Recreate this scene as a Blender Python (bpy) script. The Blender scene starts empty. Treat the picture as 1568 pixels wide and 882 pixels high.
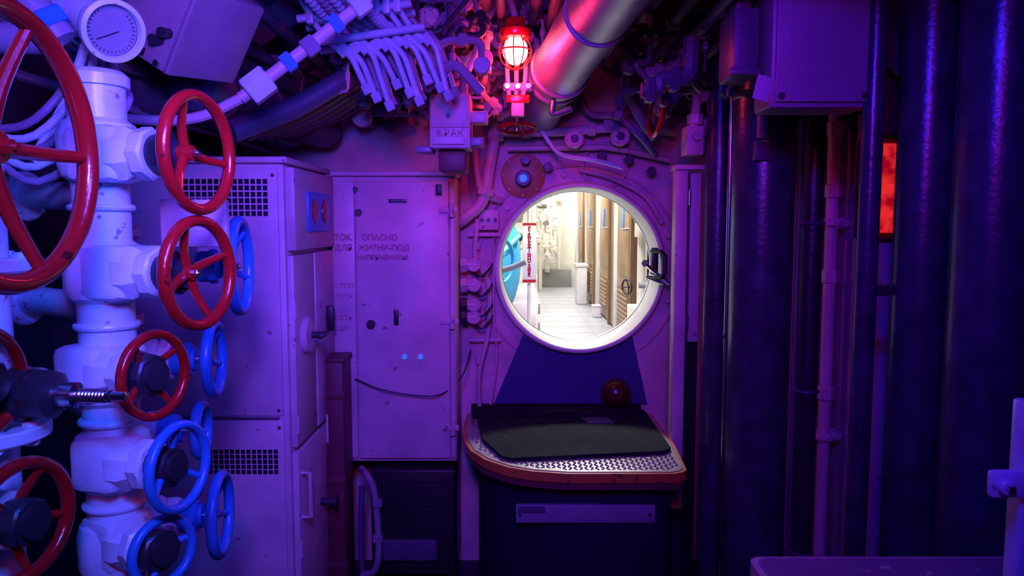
import bpy, bmesh, math, random
from mathutils import Vector, Matrix, Euler
random.seed(7)
V = Vector
sc = bpy.context.scene
sc.view_settings.view_transform = 'Standard'
sc.view_settings.exposure = 0.0

# ------------------------------------------------------------------ materials
def paint(name, col, rough=.4, metal=0., var=.12, scale=6, bump=.15, bscale=60, spec=.5, chip=None, chipamt=.62):
    m = bpy.data.materials.new(name); m.use_nodes = True
    nt = m.node_tree; n = nt.nodes; l = nt.links
    b = n['Principled BSDF']
    tc = n.new('ShaderNodeTexCoord')
    no = n.new('ShaderNodeTexNoise'); no.inputs['Scale'].default_value = scale; no.inputs['Detail'].default_value = 6
    l.new(tc.outputs['Object'], no.inputs['Vector'])
    cr = n.new('ShaderNodeValToRGB')
    cr.color_ramp.elements[0].position = .3; cr.color_ramp.elements[1].position = .7
    cr.color_ramp.elements[0].color = [c*(1-var) for c in col]+[1]
    cr.color_ramp.elements[1].color = [min(1, c*(1+var)) for c in col]+[1]
    l.new(no.outputs['Fac'], cr.inputs['Fac'])
    out = cr.outputs['Color']
    if chip:
        n3 = n.new('ShaderNodeTexNoise'); n3.inputs['Scale'].default_value = scale*4; n3.inputs['Detail'].default_value = 8
        l.new(tc.outputs['Object'], n3.inputs['Vector'])
        c3 = n.new('ShaderNodeValToRGB'); c3.color_ramp.elements[0].position = chipamt; c3.color_ramp.elements[1].position = chipamt+.03
        l.new(n3.outputs['Fac'], c3.inputs['Fac'])
        mx = n.new('ShaderNodeMix'); mx.data_type = 'RGBA'
        l.new(c3.outputs['Color'], mx.inputs['Factor']); l.new(out, mx.inputs['A'])
        mx.inputs['B'].default_value = (*chip, 1)
        out = mx.outputs['Result']
    l.new(out, b.inputs['Base Color'])
    b.inputs['Roughness'].default_value = rough
    b.inputs['Metallic'].default_value = metal
    b.inputs['Specular IOR Level'].default_value = spec
    if bump:
        n2 = n.new('ShaderNodeTexNoise'); n2.inputs['Scale'].default_value = bscale; n2.inputs['Detail'].default_value = 4
        l.new(tc.outputs['Object'], n2.inputs['Vector'])
        bp = n.new('ShaderNodeBump'); bp.inputs['Strength'].default_value = bump; bp.inputs['Distance'].default_value = .004
        l.new(n2.outputs['Fac'], bp.inputs['Height']); l.new(bp.outputs['Normal'], b.inputs['Normal'])
    return m

def glow(name, col, s, noise=None):
    m = bpy.data.materials.new(name); m.use_nodes = True
    n = m.node_tree.nodes; l = m.node_tree.links
    b = n['Principled BSDF']
    b.inputs['Base Color'].default_value = (*col, 1)
    b.inputs['Emission Color'].default_value = (*col, 1)
    b.inputs['Emission Strength'].default_value = s
    if noise:
        tc = n.new('ShaderNodeTexCoord'); no = n.new('ShaderNodeTexNoise'); no.inputs['Scale'].default_value = noise; no.inputs['Detail'].default_value = 8
        l.new(tc.outputs['Object'], no.inputs['Vector'])
        cr = n.new('ShaderNodeValToRGB'); cr.color_ramp.elements[0].position = .4; cr.color_ramp.elements[1].position = .62
        cr.color_ramp.elements[0].color = (col[0]*.4, 0, 0, 1); cr.color_ramp.elements[1].color = (*col, 1)
        l.new(no.outputs['Fac'], cr.inputs['Fac']); l.new(cr.outputs['Color'], b.inputs['Emission Color'])
    return m

CREAM = paint('cream_paint', (.60, .40, .46), .42, var=.18, chip=(.3, .18, .2), chipamt=.67)
CREAM2 = paint('cream_paint_wall', (.60, .36, .42), .5, var=.25, bump=.25, bscale=20)
WHITE = paint('white_enamel', (.60, .74, .80), .28, bump=.3, bscale=35, var=.22, scale=9, chip=(.3, .26, .32), chipamt=.66)
REDP = paint('red_enamel', (.42, .010, .010), .2, bump=.3, bscale=40, spec=.7, chip=(.09, .008, .01), chipamt=.66)
BLUEP = paint('blue_enamel', (.03, .22, .60), .28, bump=.25, bscale=40)
BLACK = paint('black_paint', (.012, .012, .016), .4)
DARK = paint('dark_grease_steel', (.05, .045, .06), .38, metal=.4, bump=.4, bscale=50)
NAVY = paint('dark_blue_paint', (.008, .008, .035), .5)
NAVYK = paint('trapezoid_dark_blue', (.03, .03, .16), .5)
HULL = paint('hull_paint', (.12, .07, .12), .6, var=.3, bump=.4, bscale=15)
STEEL = paint('polished_steel', (.62, .62, .64), .25, metal=1., bump=.1)
SILVER = paint('silver_duct', (.42, .38, .46), .45, metal=.6, bump=.6, bscale=14, var=.2)
OILED = paint('oiled_mast_steel', (.06, .055, .10), .3, metal=.35, var=.4, bump=.25, bscale=70, scale=12)
PIPE = paint('pipe_paint', (.27, .20, .29), .4, bump=.3)
PIPED = paint('dark_pipe_paint', (.09, .07, .13), .45, bump=.3)
MAROON = paint('maroon_paint', (.14, .025, .04), .5)
YELLOW = paint('yellow_rim_paint', (.52, .15, .03), .45, chip=(.2, .08, .04), chipamt=.6)
ORANGE = paint('orange_brown_paint', (.5, .22, .05), .4)
RUBBER = paint('rubber_mat', (.014, .017, .018), .9, var=.5, scale=40, bump=1., bscale=160, spec=.2)
TREAD = paint('tread_plate', (.42, .40, .36), .35, metal=.6)
DECK = paint('deck_linoleum', (.02, .018, .035), .5)
REDTXT = paint('faded_red_lettering', (.44, .13, .22), .6, bump=0)
WOOD = paint('varnished_wood', (.36, .21, .095), .35, var=.25, scale=3)
WOODD = paint('dark_wood', (.17, .09, .04), .4)
CYAN = paint('hatch_door_blue', (.04, .34, .58), .35)
CYANB = paint('fitting_band_blue', (.06, .30, .6), .35)
CORW = paint('corridor_cream', (.74, .71, .62), .4)
CORG = paint('corridor_grey', (.25, .25, .24), .4)
TILE = paint('corridor_tile', (.36, .37, .41), .35, var=.12)
SIGNW = paint('sign_white', (.75, .75, .75), .4, bump=0)
TAGW = paint('tag_paper', (.5, .42, .55), .7, bump=0)
GFACE = paint('gauge_face', (.25, .22, .24), .3, bump=0)
SIGNR = paint('sign_red', (.45, .01, .01), .4, bump=0)
BULB = glow('lamp_bulb_red', (1, .22, .20), 7)
REDLIT = glow('red_window_glass', (1, .03, .02), .75, 22)
LENS = glow('blue_lens', (.05, .25, 1), .5)

# ------------------------------------------------------------------ builder
def frame(axis):
    a = V(axis).normalized()
    u = a.orthogonal().normalized()
    if abs(a.z) < .9:
        u = a.cross(V((0, 0, 1))).normalized()
    w = a.cross(u).normalized()
    return a, u, w

class B:
    def __init__(s, name):
        s.name = name; s.bm = bmesh.new(); s.mats = []; s.kids = []
    def mi(s, m):
        if m not in s.mats: s.mats.append(m)
        return s.mats.index(m)
    def rings(s, rings, mat, close_end=False, caps=True):
        bm = s.bm; k = s.mi(mat); vr = []
        for r in rings:
            vr.append([bm.verts.new(p) for p in r])
        n = len(vr)
        for i in range(n if close_end else n-1):
            a = vr[i]; b = vr[(i+1) % n]
            if len(a) == 1 and len(b) == 1: continue
            m = max(len(a), len(b))
            for j in range(m):
                j2 = (j+1) % m
                try:
                    if len(a) == 1: f = bm.faces.new((a[0], b[j2], b[j]))
                    elif len(b) == 1: f = bm.faces.new((a[j], a[j2], b[0]))
                    else: f = bm.faces.new((a[j], a[j2], b[j2], b[j]))
                    f.material_index = k
                except ValueError: pass
        if caps and not close_end:
            for r in (vr[0], vr[-1]):
                if len(r) > 2:
                    f = bm.faces.new(r); f.material_index = k
    def lathe(s, o, axis, prof, mat, seg=24, closed=False, ph=0):
        a, u, w = frame(axis); o = V(o); R = []
        for h, r in prof:
            c = o+a*h
            if r <= 1e-6 and not closed: R.append([c])
            else: R.append([c+(u*math.cos(2*math.pi*j/seg+ph)+w*math.sin(2*math.pi*j/seg+ph))*r for j in range(seg)])
        s.rings(R, mat, close_end=closed, caps=False)
    def cyl(s, p0, p1, r, mat, r2=None, seg=20, bev=0):
        p0 = V(p0); p1 = V(p1); L = (p1-p0).length; r2 = r if r2 is None else r2
        if bev: pr = [(0, 0), (0, r-bev), (bev, r), (L-bev, r2), (L, r2-bev), (L, 0)]
        else: pr = [(0, 0), (0, r), (L, r2), (L, 0)]
        s.lathe(p0, p1-p0, pr, mat, seg)
    def hexn(s, c, axis, L, r, mat, seg=6):
        a = V(axis).normalized(); p = V(c)-a*L/2
        b = r*.1
        s.lathe(p, a, [(0, 0), (0, r-b), (b, r), (L-b, r), (L, r-b), (L, 0)], mat, seg)
    def sph(s, c, r, mat, seg=16, sz=1, axis=(0, 0, 1)):
        pr = [(-r*sz*math.cos(math.pi*i/10), r*math.sin(math.pi*i/10)) for i in range(11)]
        s.lathe(c, axis, pr, mat, seg)
    def torus(s, c, axis, R, r, mat, n=40, seg=10, flat=1):
        a, u, w = frame(axis); c = V(c); rr = []
        for i in range(n):
            t = 2*math.pi*i/n; d = u*math.cos(t)+w*math.sin(t)
            rr.append([c+d*(R+r*math.cos(q))+a*(r*flat*math.sin(q)) for q in [2*math.pi*j/seg for j in range(seg)]])
        s.rings(rr, mat, close_end=True)
    def tube(s, pts, r, mat, seg=10, smooth=True, sub=6, r2=None, ribs=None):
        pts = [V(p) for p in pts]
        if smooth and len(pts) > 2:
            P = [pts[0]*2-pts[1]]+pts+[pts[-1]*2-pts[-2]]; o = []
            for i in range(1, len(P)-2):
                for k in range(sub):
                    t = k/sub
                    a, b, c, d = P[i-1], P[i], P[i+1], P[i+2]
                    o.append(.5*((2*b)+(c-a)*t+(2*a-5*b+4*c-d)*t*t+(3*b-a-3*c+d)*t**3))
            o.append(pts[-1]); pts = o
        if ribs:
            q = []
            for i in range(len(pts)-1):
                m = max(1, int((pts[i+1]-pts[i]).length/ribs))
                for k in range(m): q.append(pts[i].lerp(pts[i+1], k/m))
            q.append(pts[-1]); pts = q
        n = len(pts); R = []
        t0 = (pts[1]-pts[0]).normalized(); u = frame(t0)[1]
        for i, p in enumerate(pts):
            t = (pts[min(i+1, n-1)]-pts[max(i-1, 0)])
            if t.length < 1e-9: t = t0
            t = t.normalized(); u = (u-t*u.dot(t)).normalized(); w = t.cross(u)
            rr = r if r2 is None else r+(r2-r)*i/(n-1)
            if ribs and i % 2: rr *= .8
            R.append([p+(u*math.cos(2*math.pi*j/seg)+w*math.sin(2*math.pi*j/seg))*rr for j in range(seg)])
        s.rings(R, mat)
    def pipe(s, pts, r, mat, seg=10, bend=None):
        pts = [V(p) for p in pts]; bend = bend or r*3; o = [pts[0]]
        for i in range(1, len(pts)-1):
            a = (pts[i-1]-pts[i]); c = (pts[i+1]-pts[i]); d = min(bend, a.length*.45, c.length*.45)
            p0 = pts[i]+a.normalized()*d; p2 = pts[i]+c.normalized()*d
            for k in range(6):
                t = k/5; o.append(p0*(1-t)**2+pts[i]*2*t*(1-t)+p2*t*t)
        o.append(pts[-1]); s.tube(o, r, mat, seg=seg, smooth=False)
    def box(s, c, size, mat, rot=(0, 0, 0), bev=.004):
        t = bmesh.new(); bmesh.ops.create_cube(t, size=1)
        bmesh.ops.scale(t, vec=size, verts=t.verts)
        bev = min(bev, min(size)*.3)
        if bev > 0: bmesh.ops.bevel(t, geom=t.edges[:], offset=bev, segments=2, affect='EDGES', profile=.5)
        M = Matrix.Translation(c) @ Euler(rot).to_matrix().to_4x4()
        t.transform(M); k = s.mi(mat)
        for f in t.faces: f.material_index = k
        me = bpy.data.meshes.new('t'); t.to_mesh(me); t.free(); s.bm.from_mesh(me); bpy.data.meshes.remove(me)
    def bx(s, x0, x1, y0, y1, z0, z1, mat, bev=.004):
        s.box(((x0+x1)/2, (y0+y1)/2, (z0+z1)/2), (abs(x1-x0), abs(y1-y0), abs(z1-z0)), mat, bev=bev)
    def prism(s, poly, z0, z1, mat, f=None):
        f = f or (lambda x, y, z: (x, y, z))
        s.rings([[V(f(x, y, z0)) for x, y in poly], [V(f(x, y, z1)) for x, y in poly]], mat)
    def flange(s, c, axis, r, t, mat, bolts=8, bm_=None):
        a, u, w = frame(axis); c = V(c)
        s.cyl(c-a*t/2, c+a*t/2, r, mat, seg=28, bev=t*.15)
        for i in range(bolts):
            q = 2*math.pi*i/bolts; p = c+(u*math.cos(q)+w*math.sin(q))*r*.8
            s.hexn(p, a, t*1.7, r*.13, bm_ or mat)
    def text(s, body, loc, size, mat, rot=(math.pi/2, 0, 0), ext=.0008, align='LEFT', line=1., bold=0):
        c = bpy.data.curves.new(s.name+'_lettering', 'FONT'); c.body = body; c.size = size; c.extrude = ext; c.offset = bold
        c.align_x = align; c.space_line = line; c.materials.append(mat)
        o = bpy.data.objects.new(s.name+'_lettering', c); o.location = loc; o.rotation_euler = rot
        sc.collection.objects.link(o); s.kids.append(o)
    def done(s, ang=.6):
        bm = s.bm
        bmesh.ops.recalc_face_normals(bm, faces=bm.faces)
        for f in bm.faces: f.smooth = True
        for e in bm.edges:
            if len(e.link_faces) == 2 and e.calc_face_angle(0) > ang: e.smooth = False
        xs = [v.co for v in bm.verts]
        c = V([(min(p[i] for p in xs)+max(p[i] for p in xs))/2 for i in range(3)])
        bmesh.ops.translate(bm, vec=-c, verts=bm.verts)
        me = bpy.data.meshes.new(s.name); bm.to_mesh(me); bm.free()
        for m in s.mats: me.materials.append(m)
        o = bpy.data.objects.new(s.name, me); o.location = c; sc.collection.objects.link(o)
        for k in s.kids:
            k.parent = o; k.matrix_parent_inverse = Matrix.Translation(-c)
        return o

def wheel(b, c, axis, R, r, mat, spokes=5, ph=0., dish=.25, hub=None, hubmat=None):
    a, u, w = frame(axis); c = V(c)
    b.torus(c, a, R, r, mat, n=56, seg=12, flat=1.15)
    hc = c-a*R*dish; hr = hub or R*.17
    b.lathe(hc-a*hr*.7, a, [(0, 0), (0, hr), (hr*.5, hr*1.05), (hr*1.5, hr*.8), (hr*1.6, 0)], mat, 20)
    b.hexn(hc+a*hr*1.1, a, hr*.6, hr*.42, hubmat or STEEL)
    b.cyl(hc+a*hr*1.2, hc+a*hr*1.7, hr*.2, hubmat or STEEL, seg=10)
    for i in range(spokes):
        t = 2*math.pi*i/spokes+ph; d = u*math.cos(t)+w*math.sin(t)
        b.tube([hc+d*hr*.6, hc+d*R*.5+a*R*dish*.25, c+d*R*.98], r*.95, mat, seg=10, r2=r*.62)

# ================================================================== ROOM SHELL
b = B('floor'); b.bx(-1.9, 1.9, -1.2, 3.4, -.06, 0, DECK, bev=0)
b.done()

HX, HZ, HR = .309, 1.393, .372
BY = 3.4
def bulk(name, y0, y1, mat):
    b = B(name); n = 96; k = b.mi(mat)
    inner = []; outer = []
    for i in range(n):
        t = 2*math.pi*i/n; dx, dz = math.cos(t), math.sin(t)
        inner.append((HX+dx*HR, HZ+dz*HR))
        ts = []
        if dx > 1e-6: ts.append((1.9-HX)/dx)
        if dx < -1e-6: ts.append((-1.9-HX)/dx)
        if dz > 1e-6: ts.append((2.75-HZ)/dz)
        if dz < -1e-6: ts.append((0-HZ)/dz)
        q = min(ts); outer.append((HX+dx*q, HZ+dz*q))
    b.rings([[V((x, y0, z)) for x, z in inner], [V((x, y0, z)) for x, z in outer],
             [V((x, y1, z)) for x, z in outer], [V((x, y1, z)) for x, z in inner]], mat, close_end=True)
    return b
b = bulk('wall_back', BY, BY+.08, CREAM2); b.done()

def arc(name, a0, a1, mat, ribs=True):
    b = B(name); cz = .85; R0 = 1.78; R1 = 1.84; n = 24
    ring = []
    for y in (-1.2, 3.4):
        p = []
        for i in range(n+1):
            t = math.radians(a0+(a1-a0)*i/n); p.append(V((R0*math.cos(t), y, cz+R0*math.sin(t))))
        for i in range(n, -1, -1):
            t = math.radians(a0+(a1-a0)*i/n); p.append(V((R1*math.cos(t), y, cz+R1*math.sin(t))))
        ring.append(p)
    b.rings(ring, mat)
    for y in [.3+.5*i for i in range(7)]:
        pr = []
        for yy in (y-.012, y+.012):
            p = []
            for i in range(n+1):
                t = math.radians(a0+(a1-a0)*i/n); p.append(V((1.68*math.cos(t), yy, cz+1.68*math.sin(t))))
            for i in range(n, -1, -1):
                t = math.radians(a0+(a1-a0)*i/n); p.append(V((1.785*math.cos(t), yy, cz+1.785*math.sin(t))))
            pr.append(p)
        b.rings(pr, mat)
    b.done()
arc('ceiling', 35, 145, HULL)
arc('wall_right', -29, 35, HULL)
arc('wall_left', 145, 209, HULL)

# ================================================================== HATCH
b = B('hatch_rim')
b.lathe((HX, 0, HZ), (0, 1, 0), [(3.355, .368), (3.35, .374), (3.352, .384), (3.37, .394), (3.4, .398), (3.42, .398), (3.42, HR+.001), (3.6, HR+.001), (3.61, .366), (3.60, .360), (3.5, .358), (3.4, .362)], CORW, 96, closed=True)
b.torus((HX, 3.56, HZ), (0, 1, 0), .362, .006, STEEL, n=96)
b.tube([(.63, 3.33, 1.475), (.66, 3.27, 1.475), (.672, 3.25, 1.46), (.672, 3.25, 1.38), (.66, 3.27, 1.36), (.625, 3.33, 1.36)], .010, BLACK, smooth=False)
b.box((.645, 3.345, 1.415), (.03, .03, .15), BLACK)
b.tube([(.60, 3.34, 1.42), (.64, 3.3, 1.38), (.70, 3.27, 1.33)], .009, STEEL)
b.tube([(.61, 3.34, 1.36), (.68, 3.3, 1.33)], .009, STEEL)
b.hexn((.60, 3.34, 1.42), (0, 1, 0), .03, .018, STEEL)
b.done()

b = B('hatch_dark_trapezoid')  # thin dark blue trapezoid below the hatch rim
poly = []
for i in range(13):
    t = math.radians(230+(308-230)*i/12); poly.append((HX+.402*math.cos(t), HZ+.402*math.sin(t)))
poly += [(.63, .76), (-.085, .76)]
b.rings([[V((x, y, z)) for x, z in poly] for y in (3.385, 3.398)], NAVYK); b.done()

# ================================================================== STEP PLATFORM
plat = [(-.2, 3.39), (-.2, 3.10), (-.185, 2.95), (-.15, 2.82), (-.09, 2.71), (-.01, 2.63), (.08, 2.585), (.2, 2.56), (.57, 2.56), (.60, 2.575), (.62, 2.6), (.64, 2.9), (.64, 3.39)]
def off(poly, d):
    cx, cy = .25, 3.0; o = []
    for x, y in poly:
        v = V((x-cx, y-cy)); L = v.length; o.append((cx+v.x*(L+d)/L, min(3.392, cy+v.y*(L+d)/L)))
    return o
matp = [(-.17, 3.37), (.615, 3.38), (.615, 2.80), (.58, 2.755), (0.0, 2.67), (-.04, 2.70), (-.12, 2.92)]
def inside(x, y, poly):
    c = False; j = len(poly)-1
    for i in range(len(poly)):
        xi, yi = poly[i]; xj, yj = poly[j]
        if (yi > y) != (yj > y) and x < (xj-xi)*(y-yi)/(yj-yi)+xi: c = not c
        j = i
    return c
b = B('boarding_step_platform')
b.prism(off(plat, -.06), 0.0, .66, NAVY)
b.prism(off(plat, .004), .655, .685, MAROON)
b.prism(off(plat, .012), .683, .717, YELLOW)
b.prism(off(plat, -.004), .70, .72, TREAD)
mi = b.mi(TREAD); ip = off(plat, -.025)
gx = -.2; ii = 0
while gx < .64:
    gy = 2.55; jj = 0
    while gy < 3.38:
        if inside(gx, gy, ip) and not inside(gx, gy, matp):
            an = math.radians(45 if (ii+jj) % 2 else -45); c, s_ = math.cos(an), math.sin(an)
            L, W = .0125, .0042
            vs = [b.bm.verts.new((gx+c*px-s_*py, gy+s_*px+c*py, .7195)) for px, py in ((-L, 0), (0, -W), (L, 0), (0, W))]
            t1 = b.bm.verts.new((gx+c*L*.5, gy+s_*L*.5, .7235)); t2 = b.bm.verts.new((gx-c*L*.5, gy-s_*L*.5, .7235))
            for f in ((vs[0], vs[1], t2), (vs[1], t1, t2), (vs[1], vs[2], t1), (vs[2], vs[3], t1), (vs[3], t2, t1), (vs[3], vs[0], t2)):
                b.bm.faces.new(f).material_index = mi
        gy += .0195; jj += 1
    gx += .0195; ii += 1
b.bx(.014, .52, 2.602, 2.622, .515, .582, PIPE, bev=.003)
b.bx(.02, .12, 2.6, 2.604, .553, .578, PIPED, bev=.001)
for x in (.03, .5): b.hexn((x, 2.6, .548), (0, 1, 0), .01, .007, STEEL)
b.bx(-.05, .55, 2.56, 2.66, 0, .10, BLACK, bev=.01)
b.done()
b = B('rubber_mat')
b.prism(matp, .724, .736, RUBBER)
b.prism([(-.19, 3.38), (.60, 3.38), (.58, 3.26), (.34, 3.22), (-.18, 3.25)], .736, .765, RUBBER)
b.prism([(.30, 3.24), (.42, 3.24), (.44, 3.14), (.33, 3.14)], .736, .742, PIPED)
b.done()

GONG = paint('gong_dark_red', (.07, .004, .008), .25, spec=.5)
b = B('alarm_gong')
b.lathe((.475, 3.36, .825), (0, -1, 0), [(0, 0), (0, .03), (.03, .035), (.035, .07), (.06, .066), (.085, .045), (.098, .02), (.1, 0)], GONG, 28)
b.hexn((.475, 3.255, .825), (0, 1, 0), .02, .012, GONG)
b.box((.475, 3.385, .80), (.10, .03, .14), MAROON)
b.done()

# ================================================================== CABINETS (left)
def vent(b, x0, x1, y, z0, z1, nx, nz):
    dx = (x1-x0)/nx; dz = (z1-z0)/nz
    for i in range(nx):
        for j in range(nz):
            b.bx(x0+dx*(i+.14), x0+dx*(i+.86), y-.0015, y+.004, z0+dz*(j+.12), z0+dz*(j+.88), BLACK, bev=0)
b = B('electrical_switchgear_cabinet')
b.bx(-1.35, -.765, 2.5, 3.08, 0, 1.80, CREAM, bev=.01)
b.bx(-1.36, -.75, 2.485, 3.09, 1.80, 1.822, CREAM, bev=.006)
b.bx(-1.34, -.80, 2.490, 2.502, .93, .935, PIPED, bev=0)
b.bx(-1.34, -.785, 2.492, 2.51, .94, 1.785, CREAM, bev=.004)
b.bx(-1.34, -.785, 2.492, 2.51, .03, .925, CREAM, bev=.004)
vent(b, -1.10, -.815, 2.491, 1.622, 1.75, 14, 6)
vent(b, -1.05, -.805, 2.491, .735, .825, 13, 5)
xs = -.765
b.bx(xs-.01, -.735, 2.52, 3.07, 1.505, 1.79, CREAM, bev=.008)
b.bx(xs-.01, -.745, 2.52, 2.78, .82, 1.49, CREAM, bev=.006)
b.bx(xs-.01, -.742, 2.79, 3.07, .82, 1.49, CREAM, bev=.006)
b.bx(xs-.01, -.745, 2.52, 3.07, .05, .80, CREAM, bev=.006)
b.bx(-.736, -.728, 2.66, 3.02, 1.57, 1.715, BLUEP, bev=.002)
for y in (2.75, 2.90):
    b.lathe((-.73, y, 1.645), (1, 0, 0), [(0, 0), (0, .045), (.006, .045), (.008, .03), (.008, 0)], REDP, 24)
b.lathe((-.746, 2.64, 1.20), (1, 0, 0), [(0, 0), (0, .065), (.01, .068), (.022, .06), (.024, .02), (.03, 0)], CREAM, 28)
b.cyl((-.73, 2.64, 1.20), (-.68, 2.64, 1.20), .012, DARK); b.box((-.68, 2.64, 1.20), (.02, .10, .018), DARK)
b.box((-.73, 2.95, 1.22), (.03, .03, .10), BLACK)
b.tube([(-.745, 2.55, .72), (-.715, 2.55, .72), (-.715, 2.55, .56), (-.745, 2.55, .56)], .008, CREAM, smooth=False)
b.bx(-.745, -.725, 2.9, 3.0, .72, .84, CREAM)
b.cyl((-.75, 2.8, .52), (-.69, 2.8, .52), .014, DARK); b.cyl((-.69, 2.8, .52), (-.68, 2.8, .52), .025, DARK)
for z in (.2, .45, .9, 1.3): b.cyl((-.748, 2.53, z-.03), (-.748, 2.53, z+.03), .008, CREAM)
for x in (-1.3, -.8):
    for z in (.06, .9, .96, 1.76): b.hexn((x, 2.491, z), (0, 1, 0), .006, .006, DARK)
b.done()

b = B('high_voltage_cabinet')
b.bx(-.755, -.235, 3.10, 3.39, .58, 1.795, CREAM, bev=.01)
b.bx(-.76, -.228, 3.085, 3.395, 1.795, 1.815, CREAM, bev=.005)
b.bx(-.75, -.655, 3.085, 3.10, .60, 1.775, CREAM, bev=.004)
b.bx(-.648, -.262, 3.08, 3.10, .60, 1.775, CREAM, bev=.005)
b.bx(-.26, -.24, 3.088, 3.10, .60, 1.775, CREAM, bev=.003)
for z in (1.655, 1.19, .735):
    b.cyl((-.25, 3.07, z-.03), (-.25, 3.07, z+.03), .011, CREAM); b.bx(-.30, -.225, 3.072, 3.082, z-.012, z+.012, CREAM, bev=.002)
b.cyl((-.59, 3.08, 1.18), (-.59, 3.055, 1.18), .018, DARK, bev=.003)
b.bx(-.495, -.475, 3.068, 3.08, 1.175, 1.24, BLACK)
b.bx(-.51, -.435, 3.074, 3.08, 1.685, 1.70, DARK, bev=.001)
b.bx(-.50, -.445, 3.073, 3.075, 1.689, 1.696, PIPED, bev=0)
b.bx(-.315, -.29, 3.074, 3.08, 1.715, 1.76, BLACK, bev=.001)
b.cyl((-.635, 3.08, 1.645), (-.635, 3.06, 1.645), .014, DARK); b.cyl((-.645, 3.08, 1.74), (-.645, 3.06, 1.74), .010, DARK)
for x in (-.452, -.385): b.cyl((x, 3.08, 1.04), (x, 3.066, 1.04), .010, LENS, seg=14)
b.text('ОПАСНО', (-.625, 3.0775, 1.53), .034, REDTXT, bold=.001)
b.text('ТОК,', (-.74, 3.083, 1.53), .034, REDTXT, bold=.001)
b.text('ДЛЯ', (-.74, 3.083, 1.488), .034, REDTXT, bold=.001)
b.text('ЖИЗНИ-ПОД', (-.638, 3.0775, 1.488), .033, REDTXT, bold=.001)
b.text('НАПРЯЖЕНИЕМ!', (-.645, 3.0775, 1.45), .026, REDTXT, bold=.001)
b.text('СТОП\nПУСК\n\nСЕТЬ\nЩИТ', (-.742, 3.083, 1.33), .028, REDTXT, line=1.6)
b.tube([(-.66, 3.06, .95), (-.55, 3.04, .91), (-.42, 3.04, .885), (-.30, 3.05, .885), (-.22, 3.2, .93), (-.19, 3.36, 1.02)], .003, BLACK)
b.done()

b = B('maroon_cable_trunk'); b.bx(-.745, -.672, 2.90, 3.05, 0, 1.05, MAROON, bev=.01); b.bx(-.75, -.667, 2.893, 3.055, 1.05, 1.065, MAROON)
for z in (.2, .55, .9): b.bx(-.748, -.668, 2.893, 2.9, z, z+.03, MAROON, bev=.002)
b.done()
b = B('ventilation_heater_box')
b.bx(-.60, -.24, 3.05, 3.38, .10, .56, BLACK, bev=.01)
for i in range(22): b.bx(-.575+.015*i, -.571+.015*i, 3.043, 3.05, .24, .52, DARK, bev=0)
for i in range(14): b.bx(-.58, -.25, 3.042, 3.047, .25+.02*i, .2535+.02*i, DARK, bev=0)
b.bx(-.55, -.32, 3.03, 3.05, .17, .26, PIPED)
for x in (-.57, -.27): b.bx(x-.02, x+.02, 3.1, 3.3, 0, .1, DARK)
b.done()
b = B('drain_pipe')
b.tube([(-.64, 3.07, .56), (-.60, 2.99, .555), (-.57, 2.97, .50), (-.555, 2.96, .35), (-.555, 2.96, .22), (-.58, 2.97, .15), (-.63, 2.99, .12), (-.64, 3.0, .0)], .014, PIPE)
b.tube([(-.63, 3.02, .5), (-.635, 3.0, .3), (-.63, 3.0, .12)], .012, PIPED)
for z in (.45, .3): b.hexn((-.557, 2.962, z), (0, 0, 1), .03, .022, PIPE)
b.done()

# ================================================================== VALVE MANIFOLD (left foreground)
CX, CY = -.80, 1.45
b = B('valve_manifold_column')
b.cyl((CX, CY, .3), (CX, CY, 1.86), .052, WHITE, seg=32)
b.flange((CX, CY, .3), (0, 0, 1), .085, .03, WHITE)
for z in (1.739, 1.506, 1.304, 1.131, .951, .72):
    b.lathe((CX, CY, z-.06), (0, 0, 1), [(0, .052), (.01, .066), (.03, .072), (.09, .072), (.11, .066), (.12, .052)], WHITE, 32)
for z in (1.63, 1.40, 1.21, 1.04, .85):
    b.torus((CX, CY, z), (0, 0, 1), .054, .007, WHITE, n=32)
b.lathe((CX, CY, 1.86), (0, 0, 1), [(0, .052), (0, .06), (.02, .06), (.03, .05), (.04, 0)], WHITE, 28)
b.box((CX+.13, CY+.12, 1.60), (.14, .02, .10), CREAM)
b.done()
def valve(name, c, axis, R, r, wm, z, back, spokes=5, ph=0., bon=DARK, org=None):
    a = V(axis).normalized(); c = V(c); o = org or V((CX, CY, z))
    b = B(name)
    s0 = c-a*back
    b.lathe(s0-a*.02, a, [(0, 0), (0, .048), (.012, .054), (.05, .054), (.062, .046), (.075, .042)], WHITE, 8, ph=.39)
    b.hexn(s0+a*.062, a, .03, .050, WHITE, 8)
    b.tube([o, s0], .046, WHITE, seg=20)
    b.box(tuple(s0-a*.03), (.10, .10, .105), WHITE, rot=(0, 0, math.atan2(a.y, a.x)), bev=.018)
    L = back-.075-R*.25
    p = s0+a*.075
    b.lathe(p, a, [(0, 0), (0, .034), (.01, .037), (.035, .037), (.04, .028), (.055, .028), (.058, 0)], bon, 18)
    b.hexn(p+a*.035, a, .022, .041, bon, 8)
    b.cyl(p, c-a*R*.25, .010, STEEL, seg=12)
    wheel(b, c, a, R, r, wm, spokes, ph)
    b.done()
valve('red_handwheel_valve', (-.578, 1.38, 1.729), (.985, -.17, 0), .104, .0105, REDP, 1.739, .165, 3, .9)
valve('red_handwheel_valve', (-.585, 1.38, 1.507), (.975, -.22, 0), .098, .0105, REDP, 1.506, .155, 4, .35)
valve('red_handwheel_valve', (-.672, 1.37, 1.315), (.95, -.31, 0), .078, .009, REDP, 1.304, .12, 4, .6)
valve('blue_handwheel_valve', (-.635, 1.375, 1.137), (.97, -.24, 0), .080, .009, BLUEP, 1.131, .13, 3, .5)
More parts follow.
